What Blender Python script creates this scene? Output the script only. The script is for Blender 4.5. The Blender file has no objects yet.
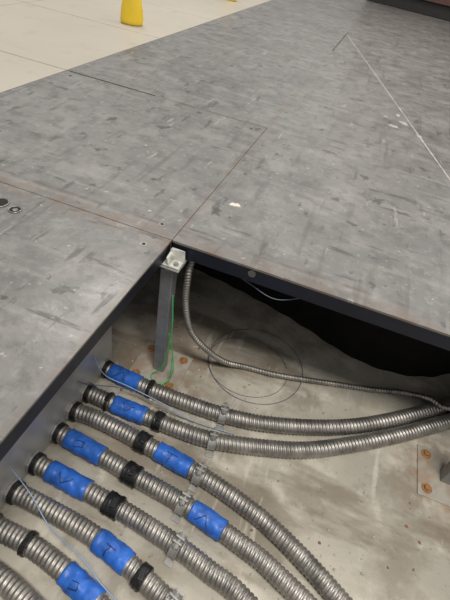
import bpy, bmesh, math, random
from mathutils import Vector, Matrix, noise
random.seed(4)
S=bpy.context.scene
try:
    S.view_settings.view_transform='Standard'; S.view_settings.look='None'
except Exception: pass

# ------------------------------------------------------------------ helpers
def mat(name):
    m=bpy.data.materials.new(name);m.use_nodes=True
    nt=m.node_tree;b=nt.nodes['Principled BSDF'];return m,nt,b
def simple(name,col,rough=.5,metal=0.,bump=0,bscale=200,var=.15,vscale=30):
    m,nt,b=mat(name);N=nt.nodes;L=nt.links
    tc=N.new('ShaderNodeTexCoord')
    no=N.new('ShaderNodeTexNoise');no.inputs['Scale'].default_value=vscale;no.inputs['Detail'].default_value=5
    L.new(tc.outputs['Object'],no.inputs['Vector'])
    cr=N.new('ShaderNodeValToRGB');cr.color_ramp.elements[0].position=.3;cr.color_ramp.elements[1].position=.7
    cr.color_ramp.elements[0].color=[c*(1-var) for c in col]+[1]
    cr.color_ramp.elements[1].color=[min(1,c*(1+var)) for c in col]+[1]
    L.new(no.outputs['Fac'],cr.inputs['Fac']);L.new(cr.outputs['Color'],b.inputs['Base Color'])
    b.inputs['Roughness'].default_value=rough;b.inputs['Metallic'].default_value=metal
    if bump:
        n2=N.new('ShaderNodeTexNoise');n2.inputs['Scale'].default_value=bscale
        L.new(tc.outputs['Object'],n2.inputs['Vector'])
        bp=N.new('ShaderNodeBump');bp.inputs['Strength'].default_value=bump;bp.inputs['Distance'].default_value=.002
        L.new(n2.outputs['Fac'],bp.inputs['Height']);L.new(bp.outputs['Normal'],b.inputs['Normal'])
    return m
def layered(name,base,layers,rough,bump=.1,bscale=120,band=None,rvar=0,spots=None):
    """layers: (scale_xyz, noise detail, lo, hi, colour, strength, rotation)"""
    m,nt,b=mat(name);N=nt.nodes;L=nt.links
    tc=N.new('ShaderNodeTexCoord');cur=None
    rgb=N.new('ShaderNodeRGB');rgb.outputs[0].default_value=(*base,1);cur=rgb.outputs[0]
    for i,(sc,det,lo,hi,col,st,rot) in enumerate(layers):
        mp=N.new('ShaderNodeMapping');mp.inputs['Scale'].default_value=sc;mp.inputs['Rotation'].default_value=(0,0,rot)
        mp.inputs['Location'].default_value=(i*7.3,i*3.1,0)
        L.new(tc.outputs['Object'],mp.inputs['Vector'])
        no=N.new('ShaderNodeTexNoise');no.inputs['Scale'].default_value=1;no.inputs['Detail'].default_value=det;no.inputs['Roughness'].default_value=.6
        L.new(mp.outputs['Vector'],no.inputs['Vector'])
        mr=N.new('ShaderNodeMapRange');mr.inputs['From Min'].default_value=lo;mr.inputs['From Max'].default_value=hi
        mr.inputs['To Max'].default_value=st;L.new(no.outputs['Fac'],mr.inputs['Value'])
        mx=N.new('ShaderNodeMix');mx.data_type='RGBA'
        L.new(mr.outputs[0],mx.inputs[0]);L.new(cur,mx.inputs[6]);mx.inputs[7].default_value=(*col,1);cur=mx.outputs[2]
    if band:   # brown dirt gathered along a joint
        sx=N.new('ShaderNodeSeparateXYZ');L.new(tc.outputs['Object'],sx.inputs[0])
        nn=N.new('ShaderNodeTexNoise');nn.inputs['Scale'].default_value=22;nn.inputs['Detail'].default_value=6;L.new(tc.outputs['Object'],nn.inputs['Vector'])
        for (ax,c,hw,col,st) in band:
            a=N.new('ShaderNodeMath');a.operation='SUBTRACT';L.new(sx.outputs[ax],a.inputs[0]);a.inputs[1].default_value=c
            ab=N.new('ShaderNodeMath');ab.operation='ABSOLUTE';L.new(a.outputs[0],ab.inputs[0])
            mr=N.new('ShaderNodeMapRange');mr.inputs['From Min'].default_value=hw;mr.inputs['From Max'].default_value=hw*.2;mr.inputs['To Max'].default_value=st
            L.new(ab.outputs[0],mr.inputs['Value'])
            m2=N.new('ShaderNodeMapRange');m2.inputs['From Min'].default_value=.38;m2.inputs['From Max'].default_value=.62;L.new(nn.outputs['Fac'],m2.inputs['Value'])
            mu=N.new('ShaderNodeMath');mu.operation='MULTIPLY';L.new(mr.outputs[0],mu.inputs[0]);L.new(m2.outputs[0],mu.inputs[1])
            mx=N.new('ShaderNodeMix');mx.data_type='RGBA'
            L.new(mu.outputs[0],mx.inputs[0]);L.new(cur,mx.inputs[6]);mx.inputs[7].default_value=(*col,1);cur=mx.outputs[2]
    if spots:  # rust stains around anchors
        nn=N.new('ShaderNodeTexNoise');nn.inputs['Scale'].default_value=45;nn.inputs['Detail'].default_value=6;L.new(tc.outputs['Object'],nn.inputs['Vector'])
        for (x,y,z,rad,col,st) in spots:
            ds=N.new('ShaderNodeVectorMath');ds.operation='DISTANCE';L.new(tc.outputs['Object'],ds.inputs[0]);ds.inputs[1].default_value=(x,y,z)
            mr=N.new('ShaderNodeMapRange');mr.inputs['From Min'].default_value=rad;mr.inputs['From Max'].default_value=rad*.3;mr.inputs['To Max'].default_value=st
            L.new(ds.outputs['Value'],mr.inputs['Value'])
            m2=N.new('ShaderNodeMapRange');m2.inputs['From Min'].default_value=.42;m2.inputs['From Max'].default_value=.60;L.new(nn.outputs['Fac'],m2.inputs['Value'])
            mu=N.new('ShaderNodeMath');mu.operation='MULTIPLY';L.new(mr.outputs[0],mu.inputs[0]);L.new(m2.outputs[0],mu.inputs[1])
            mx=N.new('ShaderNodeMix');mx.data_type='RGBA'
            L.new(mu.outputs[0],mx.inputs[0]);L.new(cur,mx.inputs[6]);mx.inputs[7].default_value=(*col,1);cur=mx.outputs[2]
    L.new(cur,b.inputs['Base Color']);b.inputs['Roughness'].default_value=rough
    n2=N.new('ShaderNodeTexNoise');n2.inputs['Scale'].default_value=bscale;n2.inputs['Detail'].default_value=6
    L.new(tc.outputs['Object'],n2.inputs['Vector'])
    if rvar:
        n3=N.new('ShaderNodeTexNoise');n3.inputs['Scale'].default_value=9;n3.inputs['Detail'].default_value=7;L.new(tc.outputs['Object'],n3.inputs['Vector'])
        mr=N.new('ShaderNodeMapRange');mr.inputs['From Min'].default_value=.35;mr.inputs['From Max'].default_value=.65
        mr.inputs['To Min'].default_value=rough-rvar;mr.inputs['To Max'].default_value=rough+rvar
        L.new(n3.outputs['Fac'],mr.inputs['Value']);L.new(mr.outputs[0],b.inputs['Roughness'])
    bp=N.new('ShaderNodeBump');bp.inputs['Strength'].default_value=bump;bp.inputs['Distance'].default_value=.002
    L.new(n2.outputs['Fac'],bp.inputs['Height']);L.new(bp.outputs['Normal'],b.inputs['Normal'])
    return m
def link(o,parent=None):
    S.collection.objects.link(o)
    if parent: o.parent=parent
    return o
def empty(name,loc=(0,0,0)):
    o=bpy.data.objects.new(name,None);o.location=loc;o.empty_display_size=.05;return link(o)
def meshobj(name,bm,mats,parent=None,smooth=False,loc=None):
    me=bpy.data.meshes.new(name);bm.to_mesh(me);bm.free()
    for m in (mats if isinstance(mats,(list,tuple)) else [mats]): me.materials.append(m)
    if smooth:
        for p in me.polygons:p.use_smooth=True
    o=bpy.data.objects.new(name,me)
    if loc:o.location=loc
    return link(o,parent)
def add_box(bm,x0,x1,y0,y1,z0,z1,bev=0,mi=0):
    r=bmesh.ops.create_cube(bm,size=1)
    vs=r['verts']
    for v in vs:
        v.co=Vector(((x0+x1)/2+v.co.x*(x1-x0),(y0+y1)/2+v.co.y*(y1-y0),(z0+z1)/2+v.co.z*(z1-z0)))
    fs=set(f for v in vs for f in v.link_faces)
    for f in fs:f.material_index=mi
    if bev:
        es=set(e for v in vs for e in v.link_edges)
        bmesh.ops.bevel(bm,geom=list(es),offset=bev,segments=2,affect='EDGES',profile=.5)
def add_prism(bm,poly,z0,z1,mi):
    lo=[bm.verts.new((x,y,z0)) for x,y in poly];hi=[bm.verts.new((x,y,z1)) for x,y in poly];n=len(poly)
    fs=[bm.faces.new(lo[::-1]),bm.faces.new(hi)]+[bm.faces.new((lo[k],lo[(k+1)%n],hi[(k+1)%n],hi[k])) for k in range(n)]
    for f in fs:f.material_index=mi
def add_cyl(bm,c,r0,r1,h,seg=24,mi=0,axis=None):
    M=Matrix.Translation(c)
    if axis: M=M@Vector((0,0,1)).rotation_difference(Vector(axis)).to_matrix().to_4x4()
    M=M@Matrix.Translation((0,0,h/2))
    r=bmesh.ops.create_cone(bm,cap_ends=True,segments=seg,radius1=r0,radius2=r1,depth=h,matrix=M)
    for f in set(f for v in r['verts'] for f in v.link_faces):f.material_index=mi
def resample(pts,step):
    P=[Vector(p) for p in pts];out=[]
    Q=[P[0]*2-P[1]]+P+[P[-1]*2-P[-2]]
    fine=[]
    for i in range(1,len(Q)-2):
        a,b,c,d=Q[i-1],Q[i],Q[i+1],Q[i+2]
        for k in range(40):
            t=k/40
            fine.append(.5*((2*b)+(c-a)*t+(2*a-5*b+4*c-d)*t*t+(3*b-a-3*c+d)*t**3))
    fine.append(P[-1])
    out=[fine[0].copy()];acc=0
    for i in range(1,len(fine)):
        seg=(fine[i]-fine[i-1]).length
        while seg>0 and acc+seg>=step:
            t=(step-acc)/seg;p=fine[i-1].lerp(fine[i],t);out.append(p)
            fine[i-1]=p;seg=(fine[i]-p).length;acc=0
        acc+=seg
    return out
def frames(path):
    n=len(path);T=[]
    for i in range(n):
        T.append((path[min(i+1,n-1)]-path[max(i-1,0)]).normalized())
    up=Vector((0,0,1)) if abs(T[0].z)<.9 else Vector((1,0,0))
    U=[];u=(up-T[0]*up.dot(T[0])).normalized()
    for i in range(n):
        u=(u-T[i]*u.dot(T[i])).normalized();U.append(u)
    return T,U
def tube(bm,path,rf,seg=20,mi=0,caps=True):
    T,U=frames(path);rings=[]
    for i,p in enumerate(path):
        v=T[i].cross(U[i]);ring=[]
        for k in range(seg):
            a=2*math.pi*k/seg;r=rf(i,a) if callable(rf) else rf
            ring.append(bm.verts.new(p+(U[i]*math.cos(a)+v*math.sin(a))*r))
        rings.append(ring)
    for i in range(len(rings)-1):
        A,B=rings[i],rings[i+1]
        for k in range(seg):
            f=bm.faces.new((A[k],A[(k+1)%seg],B[(k+1)%seg],B[k]));f.material_index=mi;f.smooth=True
    if caps:
        f=bm.faces.new(rings[0][::-1]);f.material_index=mi
        f=bm.faces.new(rings[-1]);f.material_index=mi
def slice_x(path,x0,x1):
    return [p for p in path if x0<=p.x<=x1]

# ------------------------------------------------------------------ materials
H=-.333
BR=(.14,.10,.072)
M_panel=layered('scuffed_grey_panel',(.155,.149,.143),[
    ((1.3,1.3,1.3),5,.42,.62,(.195,.187,.178),.6,0),
    ((3.5,3.5,3.5),10,.48,.62,(.100,.097,.094),.5,.4),
    ((11,11,11),10,.50,.62,(.235,.226,.212),.6,.4),
    ((26,26,26),10,.50,.62,(.095,.091,.087),.6,.9),
    ((60,60,60),6,.54,.66,(.25,.24,.225),.45,.2),
    ((3,34,3),6,.56,.70,(.27,.26,.245),.5,.6),
    ((40,3,3),6,.58,.68,(.08,.076,.072),.55,.3),
    ((6,44,6),5,.62,.68,(.055,.052,.05),.8,1.2),
    ((34,8,5),5,.63,.68,(.06,.056,.053),.7,.5),
    ((50,7,5),5,.65,.70,(.34,.325,.305),.6,.8),
    ((20,20,20),3,.64,.68,(.05,.047,.045),.8,0),
    ((70,70,70),3,.66,.71,(.37,.355,.33),.7,0)],.43,.35,70,
    band=[(1,0,.035,BR,.75),(1,.035,.006,(.09,.068,.055),.75),(0,0,.012,BR,.5),(1,.61,.012,BR,.35)],rvar=.12)
M_edge=simple('navy_panel_edge',(.008,.010,.019),.4,.2,.1,150,.3)
RU=(.24,.14,.075)
M_slab=layered('dusty_concrete',(.37,.342,.285),[
    ((3,3,3),8,.4,.60,(.53,.49,.41),.9,0),
    ((7,7,7),9,.50,.60,(.22,.19,.145),.6,.3),
    ((16,16,16),9,.55,.68,(.63,.59,.50),.6,0),
    ((2.2,8,2),9,.53,.61,(.17,.135,.095),.65,1.0),
    ((30,5,5),6,.60,.68,(.64,.60,.52),.5,.8),
    ((90,90,90),4,.64,.72,(.13,.105,.078),.7,0)],.70,.5,90,
    spots=[(0,0,H,.13,RU,.75),(.61,0,H,.13,RU,.7),(.05,-.05,H,.05,(.2,.10,.045),.6)])
M_beige=layered('beige_tile',(.40,.365,.30),[
    ((2,2,2),6,.4,.65,(.46,.415,.35),.7,0),
    ((12,12,12),6,.58,.72,(.31,.28,.23),.5,0)],.5,.05,60)
M_steel=simple('galvanised_flex_steel',(.35,.33,.305),.48,.85,.15,300,.35,40)
M_gal=simple('galvanised_sheet',(.46,.455,.44),.38,.45,.1,90,.2,14)
M_zinc=simple('zinc_clamp',(.34,.335,.32),.50,.45,.05,200,.2,60)
M_black=simple('black_tape',(.010,.010,.011),.4,0,.4,160,.3)
M_post=simple('pedestal_steel',(.26,.265,.27),.40,.5,.1,200,.2,40)
M_base=layered('pedestal_base_steel',(.38,.35,.30),[((30,30,30),5,.45,.65,(.26,.20,.15),.7,0),((14,14,14),6,.52,.62,(.32,.19,.10),.5,1)],.5,.2,100)
M_rust=simple('rusty_bolt',(.30,.15,.06),.7,.1,.3,300,.4,200)
M_white=simple('white_gasket',(.52,.515,.47),.55,0,.3,160,.3,80)
M_green=simple('green_insulation',(.05,.40,.12),.4)
M_wire=simple('thin_grey_wire',(.11,.13,.18),.4,.4)
M_bwire=simple('pale_blue_wire',(.24,.34,.50),.35,.1)
M_chalk=simple('chalk_mark',(.40,.385,.36),.8,0,.2,200,.3,80)
M_pale=simple('paint_chip',(.66,.58,.52),.7)
M_yellow=simple('yellow_plastic',(.80,.56,.03),.4,0,0,1,.08,8)
M_cap=simple('pale_grey_cap',(.6,.6,.58),.5)
M_dark=simple('dark_cabinet_paint',(.02,.018,.018),.5)
M_red=simple('brown_red_panel',(.10,.045,.035),.5)
M_hole=simple('black_void_rubber',(.006,.006,.006),.8)
M_cavity_shade=simple('black_cavity_shade',(.012,.0115,.0105),.9)  # near-black colour of the added sheet that darkens the cavity
M_cavity_shade.node_tree.nodes['Principled BSDF'].inputs['Specular IOR Level'].default_value=.1
M_screw=simple('dull_screw',(.22,.21,.19),.4,.8)
M_ink=simple('marker_ink',(.010,.022,.09),.5)
M_blue=simple('blue_masking_tape',(.024,.12,.48),.42,0,.35,90,.35,55)

# ------------------------------------------------------------------ slab (true floor)
bm=bmesh.new();add_box(bm,-2.5,3.6,-2,7,H-.1,H)
floor=meshobj('floor',bm,M_slab)

# ------------------------------------------------------------------ raised floor panels
TH=.030
def panel(x0,x1,y0,y1,mtop=M_panel,gap=.0008,name='raised_floor_panel',screws=False,dz=0):
    bm=bmesh.new()
    add_box(bm,x0+gap,x1-gap,y0+gap,y1-gap,-.004+dz,dz,.0006,0)
    add_box(bm,x0+gap+.0012,x1-gap-.0012,y0+gap+.0012,y1-gap-.0012,-TH+dz,-.0035+dz,.001,1)
    if screws:
        i=.034
        for cx in (x0+i,x1-i):
            for cy in (y0+i,y1-i):
                add_cyl(bm,(cx,cy,dz-.001),.0068,.0062,.0014,20,2)
                add_cyl(bm,(cx,cy,dz+.0003),.0028,.0028,.0004,6,3)
    return meshobj(name,bm,[mtop,M_edge,M_screw,M_hole])
t=.61
panel(-t,0,-t,0,gap=.0006,screws=True)
panel(-t,0,0,t,gap=.0006,screws=True)
panel(-t,0,3*t,4*t,gap=.0012)
g=.0006
poly=[(g,g),(3.2,g),(3.2,6.4),(-t+g,6.4),(-t+g,4*t+g),(g,4*t+g),(g,3*t-g),(-t+g,3*t-g),(-t+g,t+g),(g,t+g)]
bm=bmesh.new();add_prism(bm,poly,-.004,0,0)
add_prism(bm,[(x+(.0012 if x<.5 else 0),y+(.0012 if y<.1 else 0)) for x,y in poly],-TH,-.004,1)
meshobj('raised_floor_sheet',bm,[M_panel,M_edge])
panel(-t,0,-3*t,-t)
panel(0,2*t,-3*t,-2*t)
panel(2*t,3.2,-3*t,0)
for i in range(3):
    for j in range(13):
        panel(-t-(i+1)*t,-t-i*t,-3*t+j*t-.0,-3*t+(j+1)*t,M_beige,.0018,'beige_floor_tile',dz=.0005)
bm=bmesh.new();add_box(bm,-.60,-.33,t-.0022,t+.0022,-.002,.0006,.0003)
meshobj('joint_gap_strip',bm,M_hole)
bm=bmesh.new();add_box(bm,-.0018,.0018,3*t,4*t,-.002,.0006,.0003)
meshobj('joint_gap_strip',bm,M_hole)

# chalk line
bm=bmesh.new()
a=Vector((-.012,2.43,0));bq=Vector((.62,.14,0));d=(bq-a).normalized();s=Vector((-d.y,d.x,0))
n=120;prev=None
for k in range(n+1):
    p=a.lerp(bq,k/n);w=.0021+.0014*noise.noise(p*19)
    q=[bm.verts.new(p+s*w+Vector((0,0,.0004))),bm.verts.new(p-s*w+Vector((0,0,.0004)))]
    if prev: bm.faces.new((prev[0],prev[1],q[1],q[0]))
    prev=q
meshobj('chalk_line',bm,M_chalk)
def flake(x,y,r,m,name,z=.0004,h=.0008,seed=0):
    bm=bmesh.new();vs=[];vt=[]
    for k in range(14):
        a=2*math.pi*k/14;rr=r*(1+.35*math.sin(a*2+seed)+.2*math.sin(a*5+seed*2))
        vs.append(bm.verts.new((x+rr*math.cos(a),y+rr*math.sin(a),z-h)));vt.append(bm.verts.new((x+.9*rr*math.cos(a),y+.9*rr*math.sin(a),z+h)))
    bm.faces.new(vt)
    for k in range(14): bm.faces.new((vs[k],vs[(k+1)%14],vt[(k+1)%14],vt[k]))
    return meshobj(name,bm,m)
flake(.054,.171,.0085,M_pale,'paint_chip',seed=1)
for (x,y,r,sd) in ((.33,.93,.012,2),(.36,.99,.014,3.3),(.41,.90,.010,4),(.34,1.06,.009,5),(.30,1.01,.006,.4),(-.07,.06,.003,1),(-.2,.3,.003,2),(.2,.5,.003,3),(-.3,.9,.004,1)):
    flake(x,y,r,M_chalk,'plaster_smear',seed=sd,h=.0005)
def ringpart(bm,c,r,w,h,mi):
    path=[Vector((c[0]+r*math.cos(2*math.pi*k/32),c[1]+r*math.sin(2*math.pi*k/32),c[2])) for k in range(33)]
    tube(bm,path,w,8,mi,caps=False)
for (x,y,r) in ((-.285,-.056,.014),(-.252,-.060,.0095)):
    bm=bmesh.new();add_cyl(bm,(x,y,-.001),r,r,.0016,28,0);ringpart(bm,(x,y,.0006),r,.0014,0,1)
    if r<.01:
        add_cyl(bm,(x,y,.0004),.005,.004,.001,6,1)
    meshobj('grommet_hole',bm,[M_hole,M_screw])

# ------------------------------------------------------------------ pedestals
def pedestal(x,y):
    root=empty('floor_pedestal',(x,y,H))
    hh=-H-TH
    bm=bmesh.new();b2=.055
    add_box(bm,-b2,b2,-b2,b2,0,.003,.001,0)
    for cx in (-.038,.038):
        for cy in (-.038,.038):
            add_cyl(bm,(cx,cy,.003),.0100,.0100,.0015,20,1);add_cyl(bm,(cx,cy,.0045),.0062,.0058,.004,6,1)
    meshobj('base_plate',bm,[M_base,M_rust],root)
    bm=bmesh.new();add_box(bm,-.0118,.0118,-.0118,.0118,.003,hh-.024,.002,0)
    meshobj('post',bm,M_post,root)
    bm=bmesh.new()
    add_cyl(bm,(0,0,hh-.030),.007,.007,.025,16,0)
    add_cyl(bm,(0,0,hh-.024),.0135,.0135,.008,6,0)
    meshobj('threaded_stud',bm,M_zinc,root)
    bm=bmesh.new();e=.027
    add_box(bm,-e,e,-e,e,hh-.006,hh-.002,.0012,0)
    for s in(-1,1):
        add_box(bm,-e,e,s*(e-.0015)-.0015,s*(e-.0015)+.0015,hh-.010,hh-.003,.0008,0)
        add_box(bm,s*(e-.0015)-.0015,s*(e-.0015)+.0015,-e+.003,e-.003,hh-.010,hh-.003,.0008,0)
    if (x,y)==(0,0):
        vs0=len(bm.verts)
        add_box(bm,.003,.027,-.0075,-.0025,hh-.003,hh+.020,.0015,0)
        add_box(bm,.003,.008,-.026,-.0075,hh-.003,hh+.012,.0015,0)
        bm.verts.ensure_lookup_table()
        for v in bm.verts[vs0:]:
            v.co+=Vector((noise.noise(v.co*150),noise.noise(v.co*150+Vector((5,0,0))),noise.noise(v.co*150+Vector((0,9,0)))))*.004
    add_cyl(bm,(.018,-.018,hh-.002),.0045,.004,.004,16,1)
    meshobj('head_plate',bm,[M_white,M_zinc],root)
for x,y in ((0,0),(t,0),(2*t,0),(0,t),(t,t+.1),(-t,0),(-t,t),(2*t,t),(-t,-t),(2*t,-2*t),(0,-2*t),(t,-2*t),(0,3*t),(t,3*t),(-t,3*t)):
    pedestal(x,y)

# ------------------------------------------------------------------ black sheet added to stand in for shade in the cavity under the panels
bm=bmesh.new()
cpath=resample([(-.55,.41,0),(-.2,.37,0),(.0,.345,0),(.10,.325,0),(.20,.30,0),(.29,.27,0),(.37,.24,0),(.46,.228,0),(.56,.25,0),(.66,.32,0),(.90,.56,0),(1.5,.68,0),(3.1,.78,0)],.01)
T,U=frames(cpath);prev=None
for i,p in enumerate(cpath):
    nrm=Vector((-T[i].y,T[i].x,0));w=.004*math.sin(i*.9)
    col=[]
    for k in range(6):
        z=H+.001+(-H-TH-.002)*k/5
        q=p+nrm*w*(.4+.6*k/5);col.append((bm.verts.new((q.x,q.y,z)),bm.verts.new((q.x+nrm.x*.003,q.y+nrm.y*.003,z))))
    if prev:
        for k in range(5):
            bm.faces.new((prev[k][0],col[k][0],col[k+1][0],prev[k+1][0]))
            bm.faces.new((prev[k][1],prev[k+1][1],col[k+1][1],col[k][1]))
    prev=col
meshobj('cavity_shade_sheet',bm,M_cavity_shade,None,True)

# ------------------------------------------------------------------ wireway box on the left
FX=-.098
bm=bmesh.new()
add_box(bm,FX-.16,FX,-1.1,-.028,H+.002,-.062,.0015,0)
add_box(bm,FX-.165,FX+.003,-1.1,-.026,-.066,-.060,.001,0)
meshobj('cable_wireway',bm,M_gal)

# ------------------------------------------------------------------ conduits
R=.0158;zc=H+R+.0008;PITCH=.0074
GLY=[[[(.1,-.25),(.35,.25)],[(.35,.25),(.5,-.25)]],
     [[(.2,.3),(.35,-.2),(.6,.3)]],
     [[(.3,-.3),(.35,.3)],[(.2,.3),(.55,.3)]],
     [[(.2,.2),(.4,.3),(.45,0),(.2,-.2)]]]
gcount=[0]
def conduit(name,pts,blues,blacks,clamps,z=None,r=R):
    root=empty(name,(0,0,0))
    P=[(p[0],p[1],p[2] if len(p)>2 else zc) for p in pts]
    path=resample(P,.0012)
    bm=bmesh.new()
    def rf(i,a):
        ph=(i*.0012/PITCH-a/(2*math.pi))%1
        return r-.0023*(abs(2*ph-1)**2.2)
    tube(bm,path,rf,24)
    meshobj('flex_tube',bm,M_steel,root,True)
    for (x0,x1) in blues:
        sp=slice_x(path,x0,x1)[::2];bm=bmesh.new()
        def rb(i,a):
            return r+.0014+.0015*noise.noise(Vector((i*.22,math.cos(a)*1.6,math.sin(a)*1.6+x0*50)))+.0009*noise.noise(Vector((i*.6+9,math.cos(a)*5,math.sin(a)*5)))
        tube(bm,sp,rb,40)
        meshobj('blue_tape_wrap',bm,M_blue,root,True)
        T,U=frames(sp);bm=bmesh.new();n=len(sp);gl=GLY[gcount[0]%4];gcount[0]+=1
        for st in gl:
            pp=[]
            for (p0,p1) in zip(st,st[1:]):
                for q in range(9):
                    u=p0[0]+(p1[0]-p0[0])*q/8;vv=p0[1]+(p1[1]-p0[1])*q/8
                    i=min(n-1,int((.14+u*.85)*n));aa=.55-vv*1.7
                    v=T[i].cross(U[i]);pp.append(sp[i]+(U[i]*math.cos(aa)+v*math.sin(aa))*(rb(i,aa)))
            pp=[p for k,p in enumerate(pp) if k==0 or (p-pp[k-1]).length>1e-5]
            tube(bm,pp,.0008,6)
        meshobj('marker_writing',bm,M_ink,root,True)
    for (x0,x1) in blacks:
        sp=slice_x(path,x0,x1)[::2];bm=bmesh.new()
        tube(bm,sp,lambda i,a:r+.0026+.0022*noise.noise(Vector((i*.6,math.cos(a)*2,math.sin(a)*2+x0*50))),24)
        c=sp[len(sp)//2]
        add_box(bm,c.x-.004,c.x+.005,c.y-.010,c.y+.006,c.z+r-.001,c.z+r+.005,.001)
        meshobj('black_tape_band',bm,M_black,root,False)
    for x0 in clamps:
        # solid band with a rib rolled along each edge, ears, bolt and foot tabs
        sp=slice_x(path,x0-.0075,x0+.0075);bm=bmesh.new();nn_=len(sp)
        tube(bm,sp,lambda i,a:r+.0018+(.0012 if (i<2 or i>nn_-3) else 0),32)
        c=sp[len(sp)//2];Tn=(sp[-1]-sp[0]).normalized()
        bb=bmesh.new()
        for s in(-1,1):
            add_box(bb,-.0075,.0075,s*.0042-.0016,s*.0042+.0016,r-.001,r+.012,.0006)
            add_box(bb,-.0075,.0075,s*(r+.005)-.005,s*(r+.005)+.005,-(r+.0004),-(r-.002),.0004)
        add_cyl(bb,(0,-.013,r+.0068),.0026,.0026,.026,10,0,(0,1,0))
        add_cyl(bb,(0,-.0115,r+.0068),.005,.005,.0055,6,0,(0,1,0))
        add_cyl(bb,(0,.0060,r+.0068),.005,.005,.0045,6,0,(0,1,0))
        bmesh.ops.transform(bb,matrix=Matrix.Translation(c)@Matrix.Rotation(math.atan2(Tn.y,Tn.x),4,'Z'),verts=bb.verts)
        me=bpy.data.meshes.new('tmp');bb.to_mesh(me);bb.free();bm.from_mesh(me);bpy.data.meshes.remove(me)
        meshobj('strap_clamp',bm,M_zinc,root)
    bm=bmesh.new()
    y,zz=path[0].y,path[0].z
    add_cyl(bm,(FX+.0005,y,zz),r+.0045,r+.0045,.004,8,0,(1,0,0))
    tube(bm,slice_x(path,FX+.004,FX+.013),r+.0026,28,1)
    meshobj('end_fitting',bm,[M_zinc,M_black],root,False)
    return root
N_='flexible_metal_conduit'
conduit(N_,[(-.096,-.063),(-.04,-.067),(.009,-.069),(.086,-.068),(.169,-.062),(.257,-.043),(.372,.003),(.471,.062),(.61,.172),(.85,.38)],[(-.08,-.012)],[(.006,.016)],[.165])
conduit(N_,[(-.096,-.129),(-.034,-.130),(.05,-.129),(.141,-.126),(.216,-.11),(.325,-.072),(.417,-.018),(.513,.050),(.64,.150),(.89,.34)],[(-.036,.030)],[(-.05,-.043),(.048,.066)],[.165])
conduit(N_,[(-.096,-.175),(-.041,-.172),(.053,-.180),(.169,-.194),(.247,-.210),(.325,-.235),(.432,-.288),(.62,-.40),(1.1,-.72)],[(.082,.150)],[(.040,.062)],[.168])
conduit(N_,[(-.096,-.223),(-.04,-.228),(.028,-.235),(.064,-.240),(.165,-.251),(.268,-.272),(.331,-.290),(.45,-.345),(.7,-.50),(1.1,-.80)],[(-.072,.003),(.178,.238)],[(.048,.076)],[.162])
conduit(N_,[(-.096,-.286),(-.024,-.290),(.063,-.297),(.108,-.302),(.179,-.313),(.237,-.326),(.305,-.345),(.5,-.44),(.9,-.72)],[(-.064,.012)],[(.046,.074)],[.178])
conduit(N_,[(-.096,-.338),(-.026,-.341),(.039,-.346),(.090,-.355),(.153,-.371),(.24,-.400),(.4,-.47),(.8,-.75)],[(.062,.122)],[(.140,.156)],[.20])
conduit(N_,[(-.096,-.391),(-.022,-.393),(.036,-.402),(.074,-.412),(.12,-.426),(.3,-.50),(.7,-.78)],[(.045,.105)],[(-.03,-.02)],[])
conduit(N_,[(-.096,-.436),(-.035,-.442),(.015,-.452),(.1,-.478),(.3,-.56),(.65,-.8)],[],[],[])
root=empty('armoured_cable')
path=resample([(.030,.03,-.045),(.029,.02,-.08),(.032,.02,-.15),(.050,.022,-.215),(.085,.035,-.265),(.125,.060,-.310),(.17,.080,-.3245),(.247,.092,-.3245),(.379,.130,-.3260),(.45,.150,-.3260),(.513,.166,-.318),(.565,.158,-.298),(.607,.145,-.2905),(.72,.22,-.2905),(.9,.42,-.30)],.0011)
bm=bmesh.new();tube(bm,path,lambda i,a:.0066-.0021*(abs(2*((i*.0011/.0062-a/6.283)%1)-1)**2),16)
meshobj('armour',bm,M_steel,root,True)

# ------------------------------------------------------------------ loose wires
def wire(name,pts,r,m,step=.004):
    bm=bmesh.new();tube(bm,resample(pts,step),r,8);return meshobj(name,bm,m,None,True)
def loop(cx,cy,r,w,name,m,z=H+.0009,turns=1.1,ph=0,sq=1):
    pts=[]
    for k in range(int(36*turns)+1):
        a=ph+2*math.pi*k/36
        pts.append((cx+r*math.cos(a)*sq,cy+r*math.sin(a),z+.0003*math.sin(a*3)))
    return wire(name,pts,w,m)
loop(.188,.106,.108,.0008,'wire_loop',M_wire,turns=.98,ph=2.0)
loop(.172,.092,.083,.0006,'wire_loop',M_wire,turns=.95,ph=.4,sq=1.1)
wire('green_ground_wire',[(.018,-.018,-.10),(.024,-.020,-.17),(.020,-.020,-.24),(.012,-.022,-.30),(-.006,-.03,-.325),(.010,-.045,-.327),(.034,-.03,-.32),(.03,-.018,-.26)],.0012,M_green)
wire('green_ground_wire',[(.018,-.016,-.20),(.030,-.018,-.25),(.036,-.022,-.31),(.018,-.05,-.326),(-.014,-.045,-.324),(-.03,-.06,-.331)],.0011,M_green)
wire('pull_wire',[(-.094,-.10,-.24),(-.07,-.105,-.275),(-.02,-.10,-.29),(.06,-.098,-.305),(.12,-.095,-.325),(.2,-.085,-.33)],.0009,M_bwire)
wire('pull_wire',[(-.094,-.155,-.25),(-.08,-.14,-.27),(-.02,-.10,-.30),(.05,-.098,-.32),(.12,-.095,-.329)],.0008,M_wire)
wire('pull_wire',[(-.094,-.33,-.25),(-.05,-.345,-.275),(.0,-.37,-.290),(.06,-.385,-.296),(.10,-.40,-.31),(.14,-.41,-.325)],.0009,M_bwire)
wire('pull_wire',[(.10,.02,-.034),(.14,.012,-.042),(.19,.005,-.05),(.24,.02,-.036)],.0008,M_wire)
bm=bmesh.new()
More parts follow.
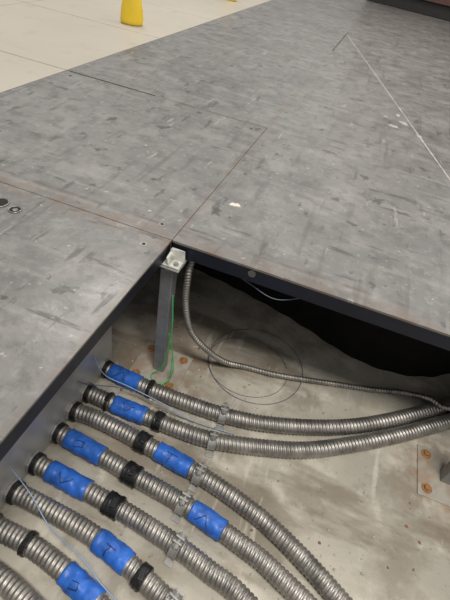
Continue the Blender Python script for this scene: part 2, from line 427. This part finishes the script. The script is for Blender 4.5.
for k in range(240):
    x=random.uniform(-.05,.75);y=random.uniform(-.35,.19);s=random.uniform(.001,.003)
    if k<60: x,y=random.gauss(.01,.05),random.gauss(-.02,.04)
    r=bmesh.ops.create_icosphere(bm,subdivisions=1,radius=s,matrix=Matrix.Translation((x,y,H+s*.3)))
    for v in r['verts']: v.co+=Vector([random.uniform(-.3,.3)*s for _ in range(3)])
    if k%4==0:
        for f in set(f for v in r['verts'] for f in v.link_faces): f.material_index=1
meshobj('debris_chips',bm,[M_chalk,M_rust],floor)
bm=bmesh.new();add_cyl(bm,(.142,.0035,-.013),.0065,.0065,.0030,24,0,(0,-1,0))
meshobj('edge_fastener',bm,[M_screw,M_screw])

# ------------------------------------------------------------------ yellow bottles
def bottle(x,y,s=1,rot=0):
    bm=bmesh.new()
    prof=[(.0,0),(.050,0),(.055,.006),(.056,.02),(.053,.06),(.044,.105),(.036,.124),(.026,.134),(.024,.140)]
    seg=32;rings=[]
    for r,z in prof[1:]:
        rings.append([bm.verts.new((r*math.cos(2*math.pi*k/seg),r*.72*math.sin(2*math.pi*k/seg),z)) for k in range(seg)])
    for A,B in zip(rings,rings[1:]):
        for k in range(seg): f=bm.faces.new((A[k],A[(k+1)%seg],B[(k+1)%seg],B[k]));f.smooth=True
    bm.faces.new(rings[0][::-1]);bm.faces.new(rings[-1])
    add_cyl(bm,(0,0,.140),.023,.021,.022,24,1)
    bmesh.ops.scale(bm,vec=(s,s,s),verts=bm.verts)
    o=meshobj('yellow_bottle',bm,[M_yellow,M_cap]);o.location=(x,y,.0012);o.rotation_euler=(0,0,rot)
bottle(-.79,1.33,.84,.3)
bottle(-.775,2.56,.85,.2)

# ------------------------------------------------------------------ dark equipment cabinet far away
bm=bmesh.new()
add_box(bm,0,1.6,.03,.8,0.0005,.10,.004,0)
add_box(bm,-.02,1.62,0,.82,.10,2.0,.006,1)
for k in range(1,3): add_box(bm,k*.533-.004,k*.533+.004,-.003,.002,.12,1.97,.001,0)
for k in range(3): add_box(bm,k*.533+.45,k*.533+.47,-.03,0,.9,1.1,.003,0)
meshobj('equipment_cabinet',bm,[M_dark,M_red],loc=(-.08,4.46,0)).rotation_euler=(0,0,-.20)

# ------------------------------------------------------------------ lights
def area(name,loc,rot,sx,sy,e,col=(1,.965,.90)):
    l=bpy.data.lights.new(name,'AREA');l.shape='RECTANGLE';l.size=sx;l.size_y=sy;l.energy=e;l.color=col
    o=bpy.data.objects.new(name,l);o.location=loc;o.rotation_euler=rot;link(o)
area('ceiling_light',(.75,-1.05,2.5),(.0,0,0),1.2,.6,78)
area('ceiling_light',(-1.3,2.0,2.6),(0,0,0),1.2,.6,45)
area('ceiling_light',(1.4,2.4,2.6),(0,0,0),1.2,.6,45)
area('ceiling_light',(0,5,2.6),(0,0,0),1.2,.6,35)
w=bpy.data.worlds.new('World');S.world=w;w.use_nodes=True
bg=w.node_tree.nodes['Background'];bg.inputs[0].default_value=(.98,.965,.95,1);bg.inputs[1].default_value=.47

# ------------------------------------------------------------------ camera
def RM(rx,ry,rz):
    return (Matrix.Rotation(rz,4,'Z')@Matrix.Rotation(rx,4,'X')@Matrix.Rotation(ry,4,'Z'))
cd=bpy.data.cameras.new('camera');cd.sensor_width=36;cd.sensor_fit='AUTO';cd.lens=26.0;cd.clip_start=.01
cam=bpy.data.objects.new('camera',cd);cam.matrix_world=Matrix.Translation((.218,-.554,.413))@RM(.848,.212,.196)
link(cam);S.camera=cam
